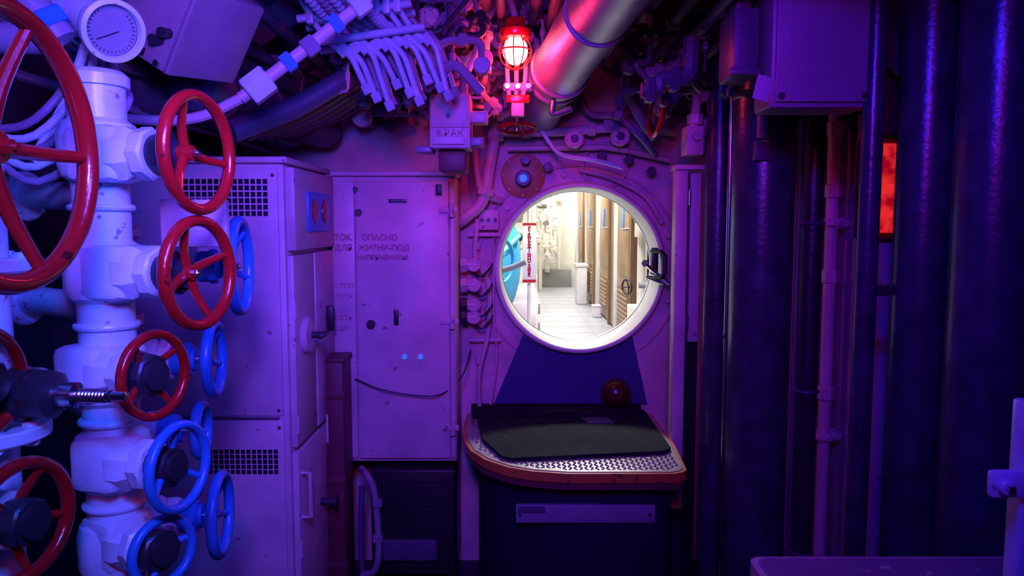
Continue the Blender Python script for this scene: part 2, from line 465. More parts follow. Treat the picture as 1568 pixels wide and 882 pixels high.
valve('blue_handwheel_valve', (-.665, 1.36, .977), (.86, -.51, .05), .062, .009, BLUEP, .951, .12, 3, 1.2)

b = B('valve_manifold_column')
b.cyl((-1.02, 1.85, .2), (-1.02, 1.85, 2.0), .055, PIPE, seg=28)
for z in (1.498, 1.275, 1.10, .888): b.flange((-1.02, 1.85, z+.08), (0, 0, 1), .085, .03, PIPE)
b.flange((-1.02, 1.85, .2), (0, 0, 1), .09, .03, PIPE)
b.done()
for (x, z, R) in ((-.648, 1.498, .108), (-.717, 1.275, .084), (-.755, 1.10, .06), (-.715, .888, .095)):
    valve('blue_handwheel_valve', (x, 1.76, z), (1, .16, 0), R, .0115, BLUEP, z, .17, 5, .3, bon=BLUEP, org=V((-1.02, 1.85, z)))

b = B('valve_manifold_column')
NX, NY = -.93, 1.15
b.cyl((NX, NY, .3), (NX, NY, 2.1), .06, WHITE, seg=32)
for z in (1.704, 1.345, 1.115, .9):
    b.lathe((NX, NY, z-.07), (0, 0, 1), [(0, .06), (.02, .085), (.12, .085), (.14, .06)], WHITE, 32)
b.flange((NX, NY, .3), (0, 0, 1), .09, .03, WHITE)
for z in (1.53, 1.24): b.flange((NX+.02, NY+.10, z), (0, 0, 1), .10, .025, WHITE)
b.cyl((NX+.02, NY+.10, .9), (NX+.02, NY+.10, 1.7), .05, WHITE, seg=28)
b.done()
b = B('large_red_handwheel')
b.cyl((-.88, 1.05, 1.704), (-.73, 1.02, 1.704), .018, REDP, seg=16)
b.cyl((-.90, 1.06, 1.704), (-.84, 1.045, 1.704), .05, DARK, seg=20)
wheel(b, (-.685, 1.02, 1.704), (1, .0, 0), .188, .0145, REDP, 5, math.pi, dish=.18, hub=.028, hubmat=REDP)
b.done()
valve('red_handwheel_valve', (-.80, 1.17, 1.115), (.98, -.2, 0), .095, .011, REDP, 1.115, .10, 5, .4, org=V((NX, NY, 1.115)))
valve('red_handwheel_valve', (-.855, 1.16, 1.345), (.98, -.2, 0), .085, .011, REDP, 1.345, .09, 5, .4, org=V((NX, NY, 1.345)))
b = B('valve_stem_bonnet')
p = V((-.88, 1.25, 1.31)); a = V((.96, -.08, -.01)).normalized()
b.cyl(p-a*.1, p+a*.03, .05, WHITE, seg=24)
b.lathe(p, a, [(0, 0), (0, .045), (.02, .05), (.05, .05), (.055, .042), (.10, .042), (.105, .03), (.11, 0)], DARK, 8)
b.lathe(p+a*.10, a, [(0, .02), (.01, .022), (.04, .022), (.045, .011), (.10, .011), (.102, .008), (.125, .008), (.127, 0)], STEEL, 16)
for i in range(8): b.torus(p+a*(.15+i*.006), a, .011, .0018, STEEL, n=16, seg=6)
b.done()
b = B('manifold_cross_pipe')
for z, yy in ((1.66, 1.62), (1.43, 1.6), (1.22, 1.62)):
    b.tube([(-1.3, yy+.1, z+.02), (-1.0, yy, z), (-.86, 1.5, z), (CX, CY, z)], .03, WHITE, seg=16)
    b.flange((-1.08, yy+.03, z), (1, -.2, 0), .055, .02, WHITE)
b.done()
b = B('pressure_gauge')
c = V((-.755, 1.42, 1.962)); a = V((.70, -.60, -.30)).normalized()
b.lathe(c-a*.06, a, [(0, 0), (0, .035), (.03, .04), (.035, .046), (.07, .05), (.075, .057), (.088, .057), (.09, .048), (.078, .046)], WHITE, 36)
b.cyl(c+a*.012, c+a*.0145, .046, GFACE, seg=32)
_, u, w = frame(a)
for i in range(28):
    t = math.radians(-50+280*i/27); d = u*math.cos(t)+w*math.sin(t)
    b.tube([c+a*.016+d*.037, c+a*.016+d*.042], .0007, DARK, seg=4)
b.tube([c+a*.017-u*.012, c+a*.017+u*.025+w*.02], .0010, DARK, seg=4)
b.tube([c-a*.04, c-a*.09-V((0, 0, .02)), c-a*.1-V((.05, 0, .15)), (-.93, 1.45, 1.72)], .009, WHITE)
b.tube([c-a*.05, c-a*.16+V((-.02, 0, .03)), c-a*.25+V((-.1, 0, .2))], .04, WHITE, seg=16)
b.done()
b = B('gauge_tubing')
for i in range(5):
    b.tube([(-1.0+.03*i, 1.5, 2.25), (-.96+.03*i, 1.5+.02*i, 2.05-.03*i), (-.85+.02*i, 1.5, 1.95-.03*i), (-.92, 1.45, 1.80-.03*i), (-1.05, 1.45, 1.78)], .008, WHITE if i % 2 else PIPE)
b.cyl((-.90, 1.35, 2.05), (-.82, 1.38, 1.93), .03, PIPE); b.hexn((-.84, 1.372, 1.96), (.08, .03, -.12), .03, .042, BLUEP)
b.cyl((-1.05, 1.35, 1.93), (-.82, 1.36, 1.93), .028, PIPE)
b.done()

# ================================================================== OVERHEAD LEFT
b = B('junction_box')
R_ = (0.12, math.radians(32), math.radians(-12))
c0 = V((-.86, 1.92, 2.135)); M = Euler(R_).to_matrix()
BOXP = paint('junction_box_paint', (.36, .22, .27), .5, var=.2)
b.box(c0, (.31, .26, .22), BOXP, rot=R_, bev=.01)
b.box(c0+M @ V((0, -.135, 0)), (.295, .015, .205), BOXP, rot=R_, bev=.004)
b.box(c0+M @ V((.07, -.145, -.085)), (.035, .01, .02), BLACK, rot=R_)
b.cyl(c0+M @ V((.115, -.14, -.04)), c0+M @ V((.115, -.17, -.04)), .012, DARK)
b.cyl(c0+M @ V((.13, -.14, -.015)), c0+M @ V((.13, -.17, -.015)), .012, DARK)
for sx in (-.13, .13):
    for sz in (-.09, .09): b.hexn(c0+M @ V((sx, -.146, sz)), M @ V((0, 1, 0)), .01, .008, STEEL)
b.done()
b = B('hull_air_flask')
for i, (x, z) in enumerate(((-1.08, 2.0), (-.93, 2.0), (-.98, 2.14))):
    b.lathe((x, 2.1, z), (.12, 1, 0), [(0, 0), (.02, .05), (.06, .08), (1.1, .08), (1.15, .05), (1.18, 0)], PIPED, 24)
    for y in (.2, .5, .8): b.torus((x+.12*y, 2.1+y, z), (.12, 1, 0), .082, .008, MAROON, n=28)
b.done()
b = B('cable_reel_roll')
for i in range(6):
    b.tube([(-.86+.0*i, 2.30+.10*i, 1.88+.012*i), (-.70, 2.42+.1*i, 1.97+.01*i), (-.55, 2.5+.1*i, 2.08+.01*i)], .035, MAROON if i % 2 else PIPED, seg=14)
b.done()
b = B('manifold_tube_cluster')
CLW = paint('manifold_tube_paint', (.42, .45, .55), .35, var=.2, bump=.3)
for k in range(2):
    for i in range(9):
        t = i/8
        s = V((-.60+.25*t, 2.28+.06*t+.10*k, 2.21+.05*t+.03*k))
        m = CLW if k == 0 else PIPE
        j1 = random.uniform(-.008, .008)
        b.pipe([s+V((-.07, .04, .12)), s, s+V((.05, .01, -.07+j1)), s+V((.11, .02, -.10-.02*(i % 2))), s+V((.155+j1, .04, -.20-.03*(i % 3)))], .0095, m, seg=10)
        e = s+V((.085, .02, -.09))
        b.hexn(e, (.5, .1, -.6), .035, .017, m)
        e = s+V((.155+j1, .04, -.20-.03*(i % 3)))
        b.hexn(e, (.4, .1, -.9), .03, .015, m)
        if k == 0: b.bx(s.x-.012, s.x+.012, s.y-.03, s.y+.02, s.z-.02, s.z+.06, m, bev=.005)
    for (dx, dz) in ((0.0, 0.0), (.04, -.07)):
        b.tube([(-.64+dx, 2.26+.1*k, 2.205+dz), (-.31+dx, 2.33+.1*k, 2.27+dz)], .012, CLW)
b.done()
b = B('hydraulic_line')
b.tube([(-.72, 2.0, 1.93), (-.60, 2.03, 2.03), (-.50, 2.06, 2.12), (-.40, 2.1, 2.22), (-.34, 2.12, 2.34)], .017, CREAM, seg=14)
d = V((.12, .03, .10)).normalized()
b.hexn((-.675, 2.01, 1.965), d, .07, .042, WHITE); b.hexn((-.60, 2.03, 2.03), d, .03, .028, CYANB)
b.hexn((-.545, 2.045, 2.075), d, .04, .028, PIPE); b.hexn((-.48, 2.07, 2.14), d, .03, .028, CYANB); b.hexn((-.42, 2.09, 2.2), d, .05, .036, WHITE)
b.tube([(-.72, 2.0, 1.93), (-.82, 1.98, 1.88), (-.95, 1.98, 1.87), (-1.2, 2.05, 1.9)], .014, CREAM)
b.done()
b = B('corrugated_hose')
for i in range(5):
    b.tube([(-.66+.035*i, 2.05, 2.40), (-.60+.035*i, 2.12, 2.27), (-.53+.035*i, 2.3, 2.20), (-.48+.035*i, 2.6, 2.26)], .017, CLW if i % 2 == 0 else PIPE, seg=12, ribs=.007)
b.done()
b = B('overhead_pipe_bundle')
for i in range(24):
    t = math.radians(62+73*i/23+random.uniform(-1, 1)); Rr = random.uniform(1.50, 1.66)
    x, z = Rr*math.cos(t), .85+Rr*math.sin(t); r = random.choice([.012, .016, .022, .03])
    m = random.choice([PIPE, PIPED, PIPED, HULL, PIPE])
    pts = [(x, y, z) if (j+i) % 3 else (x+random.uniform(-.03, .03), y, z+random.uniform(-.03, .0)) for j, y in enumerate((.9, 1.5, 2.1, 2.7, 3.38))]
    b.tube(pts, r, m, seg=10)
    for k in range(2):
        y = random.uniform(1.6, 3.2); b.hexn((x, y, z), (0, 1, 0), .04, r*1.6, m)
b.done()
def tangle(n, lo, hi, rad, mats):
    b = B('overhead_cable_tangle')
    D = [V((1, 0, 0)), V((-1, 0, 0)), V((0, 1, 0)), V((0, 0, 1)), V((0, 0, -1)), V((.6, .2, .7)), V((.6, .1, -.7)), V((-.6, .3, -.6))]
    for i in range(n):
        p = [V([random.uniform(lo[k], hi[k]) for k in range(3)])]; last = None
        for k in range(random.randint(2, 4)):
            d = random.choice(D)
            while last is not None and abs(d.dot(last)) > .8: d = random.choice(D)
            last = d; q = p[-1]+d*random.uniform(.06, .22)
            q = V([max(lo[j], min(hi[j], q[j])) for j in range(3)])
            if (q-p[-1]).length > .03: p.append(q)
        if len(p) < 2: continue
        r = random.choice(rad); m = random.choice(mats)
        b.pipe(p, r, m, seg=8)
        for q, w_ in zip(p[:-1], p[1:]):
            if random.random() < .6: b.hexn(q.lerp(w_, .5), w_-q, .03, r*1.7, m)
        if random.random() < .35: b.cyl(p[-1]-V((0, .02, 0)), p[-1]+V((0, .03, 0)), random.uniform(.018, .04), m, bev=.003)
    b.done()
tangle(110, (-.62, 2.42, 2.03), (-.10, 3.3, 2.5), [.005, .007, .009, .013, .018], [PIPE, PIPE, CREAM, PIPED, PIPED, DARK])
tangle(30, (-.12, 2.95, 2.05), (.12, 3.3, 2.5), [.007, .009, .013], [PIPE, PIPE, CREAM, PIPED])
tangle(46, (.42, 2.35, 2.03), (1.05, 3.3, 2.5), [.008, .012, .018, .026], [PIPED, PIPED, DARK, PIPE])
b = B('overhead_valve_block')
for (x, y, z, r) in ((-.20, 2.7, 2.28, .05), (-.33, 2.9, 2.17, .045), (-.14, 3.1, 2.14, .045), (-.42, 2.75, 2.32, .05), (-.12, 2.85, 2.42, .04)):
    a = V((random.uniform(-1, 1), -.5, random.uniform(-.6, .6))).normalized()
    b.cyl(V((x, y, z))-a*.06, V((x, y, z))+a*.05, r, PIPE, bev=.006)
    b.hexn(V((x, y, z))+a*.06, a, .03, r*.6, DARK); b.flange(V((x, y, z))-a*.04, a, r*1.35, .015, PIPE, 6)
    b.tube([V((x, y, z)), V((x, y+.1, z+.1)), V((x, y+.1, 2.5))], .02, PIPE)
b.done()

b = B('relay_box')
b.bx(-.286, -.144, 2.6, 2.74, 1.86, 2.045, CREAM, bev=.006)
b.bx(-.28, -.15, 2.592, 2.6, 1.93, 2.04, CREAM, bev=.003)
b.bx(-.275, -.165, 2.59, 2.60, 1.872, 1.90, CREAM, bev=.002)
b.text('8.РАК', (-.262, 2.5955, 1.90), .035, REDTXT)
b.cyl((-.22, 2.592, 1.97), (-.22, 2.585, 1.97), .008, DARK)
for x in (-.26, -.215, -.17): b.cyl((x, 2.66, 2.045), (x, 2.66, 2.12), .017, PIPE); 
b.tube([(-.26, 2.66, 2.1), (-.26, 2.7, 2.3), (-.3, 2.8, 2.5)], .012, DARK); b.tube([(-.17, 2.66, 2.1), (-.12, 2.7, 2.25), (-.14, 2.8, 2.5)], .012, CREAM)
b.bx(-.145, -.085, 2.62, 2.70, 1.95, 1.99, CREAM); b.bx(-.145, -.10, 2.62, 2.70, 1.87, 1.90, PIPE)
b.bx(-.26, -.165, 2.66, 2.86, 1.785, 1.86, MAROON)
b.bx(-.34, -.28, 2.64, 2.74, 1.85, 1.87, PIPE)
b.done()

# ================================================================== CAGED RED LAMP
b = B('caged_bulkhead_lamp')
LP = V((.012, 2.8, 2.235))
b.sph(LP, .047, BULB, 24, sz=1.1)
for i in range(5):
    t = math.pi*i/5+.2; d = V((math.cos(t), math.sin(t), 0))
    b.tube([LP+d*.062*math.cos(q)+V((0, 0, .066*math.sin(q)-.002)) for q in [math.radians(60-300*k/20*.999) for k in range(21)]], .002, REDP, seg=6)
b.torus(LP, (0, 0, 1), .062, .0028, REDP)
b.lathe(LP+V((0, 0, .045)), (0, 0, 1), [(0, 0), (0, .055), (.012, .06), (.03, .058), (.04, .04), (.07, .036), (.075, 0)], REDP, 28)
b.tube([LP+V((0, 0, .10)), LP+V((-.01, .02, .16)), LP+V((-.05, .08, .26))], .013, CREAM)
for x in (-.03, .005, .04): b.tube([LP+V((x, .10, .08)), LP+V((x, .09, -.06)), LP+V((x*.7, .09, -.17))], .009, CREAM)
b.box(LP+V((.01, .10, -.115)), (.11, .04, .03), CREAM); b.box(LP+V((.01, .10, -.16)), (.09, .04, .03), REDP); b.box(LP+V((.01, .10, -.20)), (.05, .04, .05), CREAM)
for x in (-.03, .01, .05): b.hexn(LP+V((x, .075, -.115)), (0, 1, 0), .02, .012, STEEL)
b.done()
b = B('small_red_handwheel')
b.cyl((.02, 3.1, 2.05), (.02, 3.1, 1.98), .012, STEEL)
wheel(b, (.02, 3.1, 1.99), (0, -.15, -1), .075, .008, REDP, 5, .3)
b.done()
b = B('small_red_handwheel')
b.cyl((.66, 2.9, 2.10), (.56, 2.9, 2.07), .012, STEEL)
wheel(b, (.56, 2.9, 2.06), (-.99, -.05, .1), .125, .009, REDP, 5, .3)
b.done()

b = B('silver_ventilation_duct')
b.tube([(.36, 1.6, 2.32), (.30, 2.15, 2.28), (.235, 2.6, 2.235), (.17, 2.95, 2.17)], .105, SILVER, seg=36)
b.tube([(.17, 2.93, 2.175), (.15, 3.05, 2.14), (.13, 3.16, 2.10), (.12, 3.39, 2.08)], .092, PIPE, seg=32)
b.torus((.185, 2.88, 2.185), (-.2, 1, -.17), .108, .010, SILVER); b.torus((.17, 2.95, 2.17), (-.2, 1, -.18), .104, .012, PIPE)
b.torus((.27, 2.38, 2.257), (-.15, 1, -.08), .106, .006, SILVER)
b.tube([(.16, 2.9, 2.07), (.16, 2.9, 2.02), (.23, 2.9, 2.04)], .012, STEEL)
b.done()

# ================================================================== BULKHEAD FITTINGS
b = B('bulkhead_pipework')
def el(pts, r, m=CREAM, nuts=()):
    b.tube(pts, r, m, seg=12)
    for c, a in nuts: b.hexn(c, a, .035, r*1.55, m)
el([(-.06, 3.3, 2.3), (-.07, 3.3, 2.05), (-.10, 3.3, 1.85), (-.13, 3.3, 1.70), (-.2, 3.3, 1.63), (-.24, 3.34, 1.60)], .026, nuts=(((-.075, 3.3, 1.98), (.1, 0, 1)), ((-.12, 3.3, 1.74), (.2, 0, 1))))
el([(-.16, 3.3, 2.2), (-.16, 3.3, 1.9), (-.14, 3.3, 1.75), (-.11, 3.32, 1.72), (-.05, 3.37, 1.70)], .016)
el([(-.155, 3.33, 1.62), (-.165, 3.33, 1.45), (-.13, 3.33, 1.38), (-.105, 3.33, 1.30), (-.11, 3.33, 1.1), (-.15, 3.33, .92), (-.15, 3.34, .76)], .011, nuts=(((-.162, 3.33, 1.5), (0, 0, 1)), ((-.108, 3.33, 1.2), (0, 0, 1)), ((-.15, 3.33, .98), (0, 0, 1))))
el([(-.08, 3.36, 1.55), (-.085, 3.36, 1.2), (-.07, 3.36, 1.0), (-.085, 3.36, .85), (-.1, 3.36, .76)], .006)
for z in (1.415, 1.325, 1.235, 1.18):
    b.cyl((-.225, 3.3, z), (-.15, 3.3, z), .026, CREAM, bev=.004); b.hexn((-.215, 3.3, z), (1, 0, 0), .03, .035, DARK if z < 1.3 else CREAM)
    b.tube([(-.18, 3.3, z-.02), (-.14, 3.28, z-.05), (-.10, 3.3, z-.02), (-.09, 3.37, z)], .006, BLACK)
    b.flange((-.17, 3.285, z), (0, -1, 0), .03, .02, CREAM, 5)
b.bx(-.15, -.06, 3.33, 3.39, 1.57, 1.66, CREAM); 
for x in (-.135, -.105, -.075): b.cyl((x, 3.33, 1.615), (x, 3.322, 1.615), .009, DARK, seg=12)
for z in (1.54, 1.06): b.bx(-.20, -.05, 3.34, 3.355, z, z+.018, CREAM)
el([(-.08, 3.3, 2.00), (.2, 3.3, 2.00), (.5, 3.3, 2.02), (.72, 3.3, 2.0)], .020, nuts=(((.06, 3.3, 2.0), (1, 0, 0)), ((.35, 3.3, 2.01), (1, 0, 0)), ((.58, 3.3, 2.01), (1, 0, 0))))
el([(.12, 3.27, 2.02), (.14, 3.24, 1.98), (.19, 3.22, 1.91), (.25, 3.22, 1.885), (.36, 3.22, 1.87), (.48, 3.24, 1.84)], .009, WHITE)
el([(-.02, 3.33, 1.93), (.3, 3.33, 1.935), (.46, 3.33, 1.93), (.7, 3.33, 1.88)], .013)
el([(.28, 3.3, 2.2), (.34, 3.3, 2.08), (.45, 3.25, 2.06), (.56, 3.25, 1.97), (.63, 3.3, 1.9)], .016, PIPE)
el([(.42, 3.2, 2.45), (.48, 3.2, 2.2), (.55, 3.22, 2.05), (.62, 3.25, 1.97)], .024, PIPE)
el([(.3, 3.36, 1.84), (.45, 3.36, 1.80), (.6, 3.36, 1.72), (.68, 3.36, 1.6)], .010)
for x, z in ((.27, 1.965), (.47, 1.975)):
    b.flange((x, 3.26, z), (0, -1, 0), .042, .03, CREAM, 6); b.cyl((x, 3.39, z), (x, 3.24, z), .028, CREAM); b.cyl((x, 3.241, z), (x, 3.235, z), .018, DARK)
for x, z in ((.06, 1.88), (.16, 1.85), (.40, 1.90), (.52, 1.88), (.62, 1.83)):
    b.cyl((x, 3.39, z), (x, 3.33, z), .018, CREAM); b.hexn((x, 3.32, z), (0, 1, 0), .02, .022, DARK)
b.torus((.42, 3.39, 1.86), (0, 1, 0), .10, .008, CREAM); 
b.done()
b = B('bulkhead_blanking_disc')
b.lathe((.05, 3.398, 1.815), (0, -1, 0), [(0, 0), (0, .10), (.012, .10), (.016, .085), (.018, .03), (.02, 0)], ORANGE, 36)
for i in range(8):
    t = math.pi*i/4; b.hexn((.05+.088*math.cos(t), 3.382, 1.815+.088*math.sin(t)), (0, 1, 0), .012, .008, ORANGE)
b.cyl((.05, 3.385, 1.80), (.05, 3.33, 1.80), .036, DARK, bev=.004); b.cyl((.05, 3.331, 1.80), (.05, 3.322, 1.80), .018, LENS, seg=20, bev=.003)
b.done()
b = B('hatch_surround_stiffener')
b.torus((HX, 3.395, HZ), (0, 1, 0), .47, .006, CREAM2, n=96)
for t in (20, 60, 100, 140, 180, 340):
    q = math.radians(t); b.hexn((HX+.43*math.cos(q), 3.39, HZ+.43*math.sin(q)), (0, 1, 0), .02, .012, CREAM)
b.done()

b = B('narrow_equipment_locker')
b.bx(.650, .698, 2.95, 3.02, .43, 1.81, CREAM, bev=.006)
b.bx(.712, .755, 2.97, 3.02, 1.12, 1.80, CREAM, bev=.006)
b.bx(.698, .76, 3.0, 3.02, .0, 1.80, BLACK, bev=0)
b.bx(.642, .775, 2.94, 3.04, 1.81, 1.83, CREAM)
for z in (.6, 1.2, 1.7): b.cyl((.706, 2.965, z-.03), (.706, 2.965, z+.03), .008, STEEL)
b.bx(.66, .70, 2.96, 3.02, .0, .43, NAVY)
b.done()

# ================================================================== RIGHT: MASTS AND COLUMNS
b = B('periscope_mast')
b.cyl((.842, 2.5, 0), (.842, 2.5, 2.02), .102, OILED, seg=48)
b.cyl((.842, 2.5, 2.02), (.842, 2.5, 2.5), .085, OILED, seg=40)
b.torus((.842, 2.5, 2.02), (0, 0, 1), .098, .012, DARK, n=48)
b.flange((.842, 2.5, .03), (0, 0, 1), .15, .05, DARK, 10)
b.box((.80, 2.40, 1.83), (.05, .03, .06), PIPED); b.cyl((.80, 2.39, 1.87), (.80, 2.39, 1.95), .020, PIPE)
b.done()
b = B('periscope_guide_tube')
b.cyl((.79, 2.85, 0), (.79, 2.85, 2.4), .052, OILED, seg=32)
b.flange((.79, 2.85, .03), (0, 0, 1), .08, .04, DARK)
b.done()
b = B('guide_rod')
b.cyl((.765, 2.62, 0), (.765, 2.62, 2.35), .008, STEEL); b.cyl((.765, 2.62, .0), (.765, 2.62, .03), .03, DARK); b.box((.765, 2.62, 1.2), (.02, .02, .02), DARK)
b.done()
b = B('hydraulic_ram_tube')
b.cyl((1.06, 2.62, 0), (1.06, 2.62, 2.3), .036, DARK, seg=28)
for z in (.4, 1.0, 1.6): b.torus((1.06, 2.62, z), (0, 0, 1), .037, .007, PIPED)
b.flange((1.06, 2.62, .03), (0, 0, 1), .07, .04, DARK)
b.done()
b = B('vertical_conduit')
b.cyl((1.205, 2.8, 0), (1.205, 2.8, 2.1), .023, CREAM)
for z in (1.60, .78): b.flange((1.205, 2.8, z), (0, 0, 1), .042, .02, CREAM, 6); b.tube([(1.205, 2.8, z), (1.25, 2.8, z), (1.275, 2.83, z)], .022, CREAM); b.bx(1.17, 1.275, 2.83, 2.85, z-.02, z+.02, CREAM)
for z in (.95, 1.4, 1.72, 1.95): b.hexn((1.205, 2.8, z), (0, 0, 1), .05, .034, CREAM)
b.tube([(1.16, 2.85, .2), (1.16, 2.85, 1.9), (1.12, 2.85, 2.1)], .014, PIPED); b.tube([(1.13, 2.9, 0), (1.13, 2.9, 2.0)], .018, PIPE)
b.done()
b = B('partition_panel')
b.bx(.93, 1.60, 3.0, 3.03, 0, 2.0, CREAM2, bev=.003)
b.bx(1.28, 1.34, 2.7, 3.0, 0, 2.0, CREAM, bev=.005)
b.bx(1.27, 1.35, 2.68, 2.70, 0, 2.0, CREAM, bev=.003)
for z in (.3, .7, 1.1, 1.5, 1.9): b.hexn((1.31, 2.675, z), (0, 1, 0), .012, .010, DARK)
b.done()
b = B('stanchion_pipe')
b.cyl((.96, 2.0, 0), (.96, 2.0, 2.45), .028, OILED, seg=24); b.flange((.96, 2.0, .02), (0, 0, 1), .06, .03, DARK)
b.box((.995, 2.0, 1.42), (.05, .03, .03), DARK)
b.done()
b = B('red_glass_indicator_box')
b.bx(1.13, 1.36, 2.36, 2.46, 1.55, 1.87, REDP, bev=.008)
b.bx(1.15, 1.34, 2.352, 2.362, 1.57, 1.85, REDLIT, bev=.002)
b.bx(1.16, 1.34, 2.40, 2.46, 0, 1.54, CREAM, bev=.01)
b.bx(1.16, 1.34, 2.40, 2.46, 1.88, 2.2, MAROON, bev=.01)
b.done()
b = B('hydraulic_mast_column')
b.cyl((1.095, 1.98, 0), (1.095, 1.98, 2.5), .07, OILED, seg=40); b.flange((1.095, 1.98, .03), (0, 0, 1), .11, .05, DARK)
b.torus((1.095, 1.98, 2.2), (0, 0, 1), .072, .012, DARK)
b.done()
b = B('hydraulic_mast_column')
b.cyl((1.13, 1.75, 0), (1.13, 1.75, 2.4), .085, OILED, seg=44); b.flange((1.13, 1.75, .03), (0, 0, 1), .12, .05, DARK)
b.torus((1.13, 1.75, 2.2), (0, 0, 1), .087, .010, OILED)
b.done()

b = B('overhead_control_box')
b.bx(.685, .955, 2.0, 2.14, 1.905, 2.32, PIPE, bev=.012)
b.bx(.695, .945, 1.988, 2.0, 1.92, 2.31, PIPE, bev=.006)
b.bx(.70, .76, 2.02, 2.1, 2.32, 2.5, PIPED); b.bx(.87, .93, 2.02, 2.1, 2.32, 2.45, PIPED)
for x in (.71, .93):
    for z in (1.935, 2.28): b.hexn((x, 1.986, z), (0, 1, 0), .01, .009, DARK)
b.done()
b = B('overhead_control_box')
b.bx(.60, .67, 2.05, 2.2, 2.0, 2.18, PIPED, bev=.008); b.bx(.62, .66, 2.1, 2.18, 2.18, 2.5, PIPED)
b.bx(.59, .68, 2.04, 2.06, 2.0, 2.02, PIPED)
b.done()
b = B('paper_tag'); b.box((.662, 1.99, 1.955), (.045, .003, .065), TAGW, rot=(0, .25, .2), bev=.001); b.tube([(.662, 1.99, 1.985), (.67, 2.03, 2.02)], .0015, DARK); b.done()
b = B('wall_switch_box')
b.bx(.665, .73, 2.85, 2.95, 1.86, 1.97, CREAM); b.cyl((.70, 2.85, 1.93), (.70, 2.83, 1.93), .018, CREAM)
b.tube([(.70, 2.9, 1.96), (.71, 2.9, 2.08), (.70, 2.9, 2.2)], .018, CREAM); b.hexn((.705, 2.9, 2.0), (0, 0, 1), .04, .03, CREAM)
b.bx(.74, .775, 2.86, 2.93, 1.93, 2.0, CREAM)
b.done()

b = B('chart_table')
def rr(x0, x1, y0, y1, r):
    p = []
    for cx, cy, a0 in ((x1-r, y1-r, 0), (x0+r, y1-r, 90), (x0+r, y0+r, 180), (x1-r, y0+r, 270)):
        for k in range(7): t = math.radians(a0+15*k); p.append((cx+r*math.cos(t), cy+r*math.sin(t)))
    return p
TT = paint('table_top_paint', (.25, .2, .28), .25, chip=(.7, .6, .5), chipamt=.64)
b.prism(rr(.527, 1.22, .95, 1.6, .03), .825, .855, CREAM); b.prism(rr(.540, 1.205, .965, 1.587, .03), .855, .858, TT)
for x in (.6, 1.15):
    for y in (1.02, 1.52): b.bx(x-.02, x+.02, y-.02, y+.02, 0, .825, CREAM)
b.done()
b = B('chair_back_bracket')
b.bx(.838, .86, 1.18, 1.22, .858, 1.31, WHITE, bev=.006)
b.box((.820, 1.18, 1.175), (.075, .02, .045), WHITE, bev=.01)
b.cyl((.80, 1.17, 1.175), (.80, 1.155, 1.175), .013, WHITE, seg=16, bev=.002); b.hexn((.80, 1.152, 1.175), (0, 1, 0), .008, .007, STEEL)
b.done()

# ================================================================== NEXT COMPARTMENT
FZ = .60
b = B('corridor_floor'); b.bx(-1.2, 2.0, 3.5, 12, FZ-.05, FZ, TILE, bev=0)
for i in range(20):
    b.bx(-1.2, 2.0, 3.9+.4*i, 3.905+.4*i, FZ, FZ+.001, CORG, bev=0)
for i in range(8): b.bx(-1.0+.35*i, -.996+.35*i, 3.5, 12, FZ, FZ+.001, CORG, bev=0)
b.done()
b = B('corridor_ceiling'); b.bx(-1.2, 2.0, 3.5, 12, 2.55, 2.6, CORW, bev=0); b.done()
b = B('wall_corridor_far'); b.bx(-1.2, 2.0, 12, 12.05, .55, 2.6, CORW, bev=0); b.done()
b = B('wall_corridor_left'); b.bx(-1.25, -1.2, 3.5, 12, .55, 2.6, CORW, bev=0); b.done()
b = B('wall_corridor_right'); b.bx(1.02, 1.08, 5.9, 12, .55, 2.6, CORW, bev=0); b.bx(2.0, 2.05, 3.5, 12, .55, 2.6, CORW, bev=0); b.done()
for i in range(4):
    y0 = 6.0+1.35*i
    b = B('wooden_cabin_door')
    b.bx(.975, 1.018, y0, y0+.85, FZ+.02, 2.5, WOOD, bev=.006)
    b.bx(.962, .978, y0+.1, y0+.75, FZ+.55, 2.35, WOOD, bev=.006)
    b.bx(.962, .978, y0+.1, y0+.75, FZ+.12, FZ+.45, WOODD, bev=.004)
    for k in range(7): b.bx(.955, .965, y0+.15, y0+.7, FZ+.15+.04*k, FZ+.17+.04*k, WOOD, bev=.002)
    b.bx(.95, 1.018, y0-.08, y0-.01, FZ+.001, 2.5, WOODD, bev=.006); b.bx(.95, 1.018, y0+.86, y0+.93, FZ+.001, 2.5, SIGNW, bev=.006)
    b.bx(.97, 1.018, y0+.93, y0+1.27, FZ+.02, 2.5, CORW if i % 2 else WOOD, bev=.004)
    b.cyl((.965, y0+.12, FZ+.95), (.92, y0+.12, FZ+.95), .012, STEEL); b.cyl((.92, y0+.12, FZ+.95), (.92, y0+.24, FZ+.95), .010, STEEL)
    b.bx(.955, .965, y0+.35, y0+.5, 1.55, 1.75, BLUEP, bev=.002)
    b.done()
b = B('corridor_instrument_cabinet')
b.bx(-.25, .165, 4.65, 5.4, FZ, 1.16, CORW, bev=.012)
for k in range(2): b.bx(-.2, .15, 4.638, 4.65, FZ+.04+.25*k, FZ+.25+.25*k, CORW, bev=.006)
b.bx(-.25, .12, 5.42, 6.2, FZ, 2.5, CORW, bev=.01)
for k in range(5):
    b.bx(-.15, .08, 5.40, 5.42, 1.42+.2*k, 1.56+.2*k, CORG if k % 2 else CORW, bev=.01)
    b.cyl((.05, 5.40, 1.5+.2*k), (.05, 5.36, 1.5+.2*k), .03, BLACK)
for k in range(4): b.bx(.155, .18, 4.7, 5.3, FZ+.06+.12*k, FZ+.13+.12*k, CORG, bev=.004)
b.done()
b = B('fire_extinguisher_sign')
b.bx(.064, .146, 4.50, 4.506, 1.24, 1.60, SIGNW, bev=.001)
